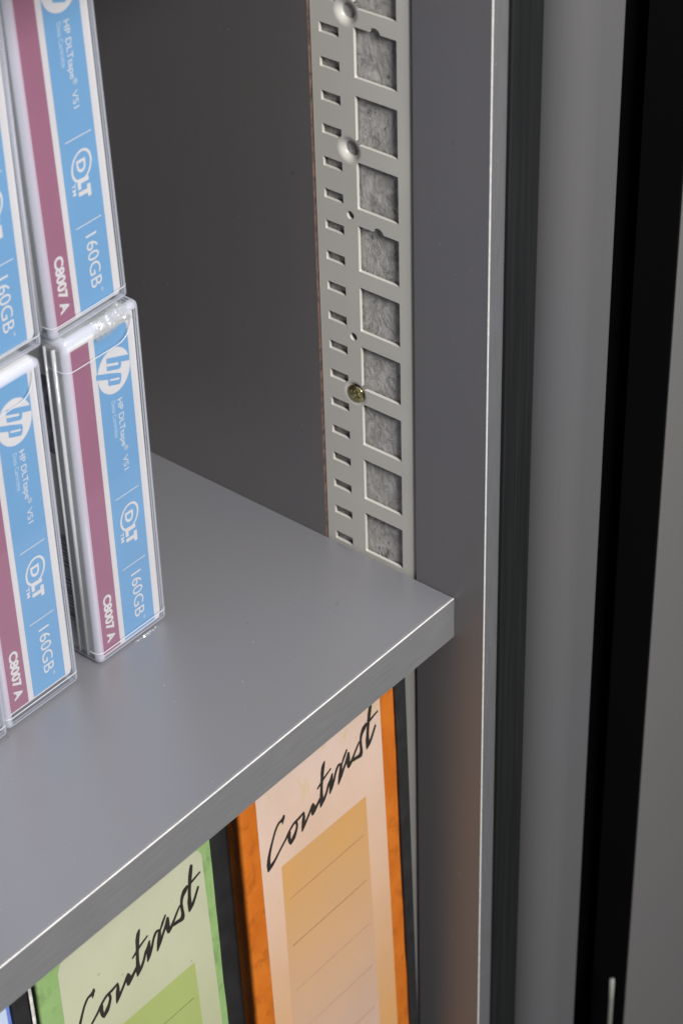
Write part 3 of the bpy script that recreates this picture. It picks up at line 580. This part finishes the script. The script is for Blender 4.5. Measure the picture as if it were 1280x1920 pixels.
def make_case(name, label, loc, rot=(0, 0, 0), film=False):
    t = thing(name, label, 'tape case', loc, 'stacked data tape cases', rot)
    # inner cartridge
    mb = MB(); mb.box(1.1, W - 1.2, 1.75, D - 3, 1.4, H - 3.5, 0, 1.6, 4, None, True)
    mb.build('cartridge', M['white_shell'], t)
    # printed label
    mb = MB()
    y = 1.6
    mb.flat(rounded_rect(1.15, 31.9, 1.6, 129.0, 1.0), y, 0)
    mb.flat([(1.2, 2.2), (11.9, 2.2), (11.9, 128.4), (1.2, 128.4)], y - .03, 1)
    mb.flat([(14.3, 2.2), (29.4, 2.2), (29.4, 126.6), (28.5, 127.8), (14.3, 127.8)], y - .03, 2)
    yy = y - .06
    circ = []
    for k in range(48):
        a = 2 * math.pi * k / 48
        circ.append((min(29.5, 21.8 + 7.45 * math.cos(a)), 112.2 + 8.5 * math.sin(a)))
    mb.flat(circ, yy, 3)
    for key in ('h', 'p'): mb.flat(DATA[key], yy - .03, 2)
    for key in ('hs', 'ps'): mb.flat(DATA[key], yy - .06, 3)
    glyph_down(mb, 'HP DLTtape', 22.0, 2.35, 100.6, 81.6, yy, 3, 0.006)
    glyph_down(mb, '\u00ae', 23.0, 1.7, 81.3, 79.4, yy, 3)
    glyph_down(mb, 'VS1', 22.0, 2.35, 77.6, 71.8, yy, 3)
    glyph_down(mb, 'Data Cartridge', 19.3, 1.7, 101.0, 86.4, yy, 4, 0.008)
    for z in (62.3, 32.2): mb.flat([(16.6, z - .17), (27.8, z - .17), (27.8, z + .17), (16.6, z + .17)], yy, 3)
    # ringed D with L T below
    N = 40; cx, cz = 22.2, 52.4
    ring = []
    for rx, rz in ((4.55, 5.3), (3.75, 4.5)):
        ring.append([(cx + rx * math.cos(2 * math.pi * k / N) , cz + rz * math.sin(2 * math.pi * k / N) + 0.22 * rx * math.cos(2 * math.pi * k / N)) for k in range(N)])
    for k in range(N):
        mb.flat([ring[0][k], ring[0][(k + 1) % N], ring[1][(k + 1) % N], ring[1][k]], yy, 3)
    glyph_down(mb, 'D', 20.3, 3.7, 54.6, 50.2, yy, 3, 0.03)
    yy -= .03
    mb.flat([(19.6, 48.4), (24.5, 48.0), (24.5, 46.5), (21.0, 46.6), (21.0, 44.7), (19.6, 44.8)], yy, 3)
    mb.flat([(19.6, 44.0), (23.4, 43.9), (23.4, 45.3), (24.9, 45.3), (24.9, 41.0), (23.4, 41.0), (23.4, 42.4), (19.6, 42.5)], yy, 3)
    glyph_down(mb, 'TM', 17.2, 1.5, 47.8, 43.6, yy, 3, 0.02)
    glyph_down(mb, '160GB', 20.2, 4.7, 28.0, 8.6, yy, 3)
    glyph_down(mb, '*', 23.4, 1.7, 7.6, 5.8, yy, 3, ref='*')
    glyph_down(mb, 'C8007', 6.1, 3.7, 26.8, 11.3, yy, 3, 0.04)
    glyph_down(mb, 'A', 6.1, 3.7, 10.3, 6.2, yy, 3, 0.04)
    mb.build('label', [M['lab_white'], M['lab_mag'], M['lab_blue'], M['print_white'], M['print_pale']], t)
    # stickers on the left flank
    mb = MB()
    def flank(y0, y1, z0, z1, x, mi): mb.add([(x, y0, z0), (x, y0, z1), (x, y1, z1), (x, y1, z0)], [[0, 1, 2, 3]], mi)
    flank(10.5, 30, 10, 56, 1.05, 0)
    rr = random.Random(3); z = 14.5
    while z < 51.5:
        w = rr.choice((.25, .25, .3, .5, .8, 1.1))
        flank(11.0, 28, z, min(z + w, 52), 1.02, 1); z += w + rr.choice((.25, .3, .45, .7))
    mb.build('barcode_sticker', [M['sticker'], M['bar']], t)
    mb = MB(); flank(10.2, 30, 86, 117, 1.05, 0); mb.build('smudged_sticker', M['smudge'], t)
    # clear case: outer skin, inner skin, ribs, lid seam
    mb = MB()
    mb.box(0, W, 0, D, 0, H, 0, 2.4, 4, 1, True)
    mb.box(0.75, W - .75, 0.9, D - 1, 0.7, H - 1, 0, 1.7, 3, 1, True)
    for yy2, rr2 in ((5.2, .75), (9.2, .5)):
        mb.tube([(-0.15, yy2, 3.5), (-0.15, yy2, H - 4)], rr2, 2)
        mb.tube([(W + .1, yy2, 3.5), (W + .1, yy2, H - 4)], rr2 * .7, 2)
    for zz in (5.2,):
        mb.tube([(-.05, 8, zz), (-.05, 2.2, zz), (.7, .6, zz), (2.3, -.05, zz), (W - 2.3, -.05, zz), (W - .7, .6, zz), (W + .05, 2.2, zz)], .2, 2, 6)
    lid = [(-.05, 8, 122.2), (-.05, 2.2, 122.2), (.7, .6, 122.2), (2.3, -.05, 122.2), (23, -.05, 122.2)]
    for k in range(1, 9):
        a = R(90 * k / 8)
        lid.append((23 + 7.5 * math.sin(a), -.05, 122.2 + 8.5 * (1 - math.cos(a))))
    mb.tube(lid, .2, 2, 6)
    mb.build('clear_case', [M['clear'], M['rim'], M['rib']], t)
    if film:
        mb = MB()
        nu, nv = 30, 22
        vs = []
        for j in range(nv):
            for i in range(nu):
                u, v = i / (nu - 1), j / (nv - 1)
                x = 14 + 16.5 * u
                s = v * (7 + 2 * math.sin(2.2 * u)) - 3.2 - 1.2 * math.sin(5 * u + .6) * .7
                yv, zv = (-.25, H - 2.4 + s) if s < 0 else (-.25 + s * .9, H + .15 - max(0, 2.4 - s) * .9)
                n1 = noise.noise(Vector((x * .8, s * 1.0, 3.1))); n2 = noise.noise(Vector((x * 1.3, s * 1.6, 9.4)))
                edge = min(1, 4 * min(u, 1 - u, v, 1 - v))
                vs.append((x + .8 * n2, yv - edge * (.2 + 1.7 * abs(n1)) , zv + edge * (.2 + 1.6 * abs(n2))))
        fs = [[j * nu + i, j * nu + i + 1, (j + 1) * nu + i + 1, (j + 1) * nu + i] for j in range(nv - 1) for i in range(nu - 1)]
        mb.add(vs, fs, 0, False)
        mb.build('shrink_film', M['wrap'], t)
        mb = MB(); vs = []
        for j in range(5):
            for i in range(24):
                u, v = i / 23, j / 4
                x = 16 + 12 * u; n1 = noise.noise(Vector((x * .8, v * 3, 1.7)))
                vs.append((x, -.1 - .9 * v - 1.0 * abs(n1) * v, .35 + .7 * abs(n1) + .2 * v * math.sin(9 * u)))
        mb.add(vs, [[j * 24 + i, j * 24 + i + 1, (j + 1) * 24 + i + 1, (j + 1) * 24 + i] for j in range(4) for i in range(23)], 0, False)
        mb.build('shrink_film', M['wrap'], t)
    return t
first = make_case('tape_case', 'clear tape case standing on the shelf with crinkled film on its top edge', (-106.9, 74, 0.05), film=True)
def copy_case(loc, rot, label, lift):
    c = first.copy(); COL.objects.link(c)
    c.location = Vector(loc) * MM; c.rotation_euler = rot; c['label'] = label
    for ch in first.children:
        if ch.name.startswith('shrink_film'): continue
        k = ch.copy(); COL.objects.link(k); k.parent = c
        if not ch.name.startswith('clear_case'): k.location.z += lift * MM     # the cartridge sits a little higher in this case
    return c
copy_case((-109.4, 75.6, H + .5), (0, R(-1.35), 0), 'clear tape case leaning slightly, stacked on the case with crinkled film', 1.2)
copy_case((-150.9, 74.4, 0.05), (0, 0, 0), 'clear tape case on the shelf just left of the case with crinkled film', 3.4)
copy_case((-146.6, 77.2, H + .5), (0, 0, 0), 'clear tape case cut by the left picture edge, stacked on another case', 2.6)
copy_case((-185.7, 73.4, 0.05), (0, 0, 0), 'clear tape case of which only the lower right corner shows on the shelf', 2.0)

# ------------------------------------------------------------------ binders
def spine_mesh(zt, zb, lt, lb, rt, rb, mat, parent, rad=(7.4, 3.2)):
    """card spine with a rolled left edge; lt/lb/rt/rb = left and right x at z = zt and zb"""
    mb = MB()
    rows_ = 40
    dep, und = rad       # the left flank runs back under the front face
    prof = [(und, 12 + dep), (und * .85, 12 + dep * .8), (und * .55, 12 + dep * .55), (und * .2, 12 + dep * .3), (0, 12 + dep * .15), (.15, 12.4), (.6, 12.08), (1.2, 12)]
    nc = len(prof) + 14
    vs = []
    for j in range(rows_ + 1):
        z = zt + (zb - zt) * j / rows_
        xl = lt + (lb - lt) * j / rows_; xr = rt + (rb - rt) * j / rows_
        xr += 0.45 * noise.noise(Vector((0.3, lt, z * .05)))
        for dx, y in prof: vs.append((xl + dx, y, z))
        x1 = xl + prof[-1][0]
        for k in range(1, 15):
            f = k / 14
            vs.append((x1 + (xr - x1) * f, 12 + .25 * noise.noise(Vector((f * 3, lt, z * .03))) * math.sin(math.pi * f) ** .5 * 0, z))
    fs = [[j * nc + i + 1, j * nc + i, (j + 1) * nc + i, (j + 1) * nc + i + 1] for j in range(rows_) for i in range(nc - 1)]
    mb.add(vs, fs, 0, True)
    o = mb.build('spine', mat, parent)
    return o
def offs(poly, dx, dz): return [(x + dx, z + dz) for x, z in poly]
def lettering(parent, dx, dz):
    mb = MB()
    for i, (L, Rr) in enumerate(DATA['strokes']):
        y = 11.86 - .012 * i
        L = [(a + dx, b + dz) for a, b in L]; Rr = [(a + dx, b + dz) for a, b in Rr]
        for k in range(len(L) - 1):
            mb.flat([L[k], L[k + 1], Rr[k + 1], Rr[k]], y, 0)
    return mb.build('lettering', M['ink'], parent)
# the three binders stand on the cabinet's bottom panel; local z = world z + 400
def binder(label, color):
    return thing('lever_arch_binder', label, 'binder', (0, 0, -ZB), 'binders standing under the shelf')
b = binder('orange binder with a pink and tan spine label under the shelf beside the metal strip', 'orange')
spine_mesh(ZB - 20, 2, -106.4, -99.4, -22.4, -8.2, M['orange'], b, (9.5, 2.7))
mb = MB(); mb.box(-112.2, -97, 21.6, 300, 0, ZB - 19, 0, .5, 2); mb.build('cover', M['black_board'], b)
mb = MB()
c0 = [(-22.0, ZB - 20), (-4.0, 2)]
for x0t, x0b, y0, y1 in ((0.25, 0.25, 11.0, 300),):
    vs = [(-22.1, y0, ZB - 20), (-15.9, y0, ZB - 20), (-15.9, y1, ZB - 20), (-22.1, y1, ZB - 20), (-7.9, y0, 0), (-4.6, y0, 0), (-4.6, y1, 0), (-7.9, y1, 0)]
    mb.add(vs, [[0, 1, 2, 3][::-1], [4, 5, 6, 7], [0, 4, 5, 1], [1, 5, 6, 2], [2, 6, 7, 3], [3, 7, 4, 0]], 0)
mb.build('cover', M['black_board'], b, True)
mb = MB(); mb.box(-93, -28, 24, 290, 4, ZB - 26); mb.build('pages', M['frayed'], b)
mb = MB()
mb.flat([(-98.3, ZB - 22), (-29.9, ZB - 22), (-22.0, ZB - 217.7), (-19.5, ZB - 290), (-91.5, ZB - 290)], 11.93, 0)
mb.flat([(-86.6, ZB - 75.6), (-38.6, ZB - 76.5), (-33.4, ZB - 207), (-31, ZB - 270), (-82.5, ZB - 270), (-85.2, ZB - 160)], 11.90, 1)
for i in range(7):
    z = ZB - 95.2 - 24.95 * i; x0, x1 = -83.4 + .4 * i, -40.2 + .95 * i
    h = .22 + .05 * min(i, 3)
    mb.flat([(x0, z - h), (x1, z - h - .25), (x1, z + h - .25), (x0, z + h)], 11.88, 2 if i < 2 else 3)
mb.build('spine_label', [M['o_label'], M['o_panel'], M['rule_o'], M['rule_o2']], b)
lettering(b, 0, ZB)

b = binder('green binder with a pale green spine label between the orange and blue binders', 'green')
spine_mesh(ZB - 20, 2, -203.6, -205.5, -122.0, -114.5, M['green'], b, (7.6, 1.9))
mb = MB()
vs = [(-121.7, 11, ZB - 20), (-119.7, 11, ZB - 20), (-119.7, 300, ZB - 20), (-121.7, 300, ZB - 20), (-114.3, 11, 0), (-112.5, 11, 0), (-112.5, 300, 0), (-114.3, 300, 0)]
vs = [(-121.8, 11, ZB - 20), (-119.8, 11, ZB - 20), (-119.8, 300, ZB - 20), (-121.8, 300, ZB - 20), (-114.3, 11, 160), (-119.8, 11, 160), (-119.8, 300, 160), (-114.3, 300, 160)]
mb.box(-202.2, -200.2, 20.5, 300, 0, ZB - 20, 0, .3, 2)
mb.build('cover', M['black_board'], b)
mb = MB(); mb.box(-200, -124, 24, 290, 4, ZB - 26); mb.build('pages', M['frayed'], b)
mb = MB()
top = [(-195.0, ZB - 24)]
mb.flat([(-194.7, ZB - 38), (-193.2, ZB - 34.6), (-190, ZB - 33.6), (-130.2, ZB - 33.9), (-127.4, ZB - 35.2), (-126.0, ZB - 38.2), (-122.9, ZB - 125), (-119.6 - 2, ZB - 200), (-194.9, ZB - 200)], 11.93, 0)
mb.flat([(-182.5, ZB - 84.6), (-133.8, ZB - 85), (-132, ZB - 140), (-131, ZB - 190), (-181.5, ZB - 190)], 11.90, 1)
for i in range(4):
    z = ZB - 101.6 - 24.95 * i
    mb.flat([(-179.5, z - .22), (-135.8, z - .42), (-135.8, z + .02), (-179.5, z + .22)], 11.88, 2)
mb.build('spine_label', [M['g_label'], M['g_panel'], M['rule_g']], b)
lettering(b, -96.75, ZB - 5.7)

b = binder('blue binder with a worn white cover edge in the lower left corner', 'blue')
spine_mesh(ZB - 20, 2, -300, -300, -215.6, -215.6, M['blue_card'], b, (5, 10))
mb = MB(); mb.box(-215.4, -209.0, 10.4, 300, 0, ZB - 20, 0, .5, 2); c = mb.build('cover', M['black_board'], b)
mb = MB()
vs, fs = [], []
for j in range(60):
    z = 2 + (ZB - 24) * j / 59; q = .35 * noise.noise(Vector((z * .13, 2.2, 0)))
    vs += [(-208.95, 10.0, z), (-207.9 + q, 9.7, z), (-207.8 + q, 12.5, z)]
for j in range(59):
    for k in range(2): fs.append([j * 3 + k, j * 3 + k + 1, j * 3 + k + 4, j * 3 + k + 3])
mb.add(vs, fs, 0, True); mb.build('frayed_edge', M['frayed'], c)
mb = MB(); mb.flat([(-290, ZB - 30), (-217.2, ZB - 30), (-217.2, ZB - 280), (-290, ZB - 280)], 11.93, 0)
mb.build('spine_label', M['b_label'], b)
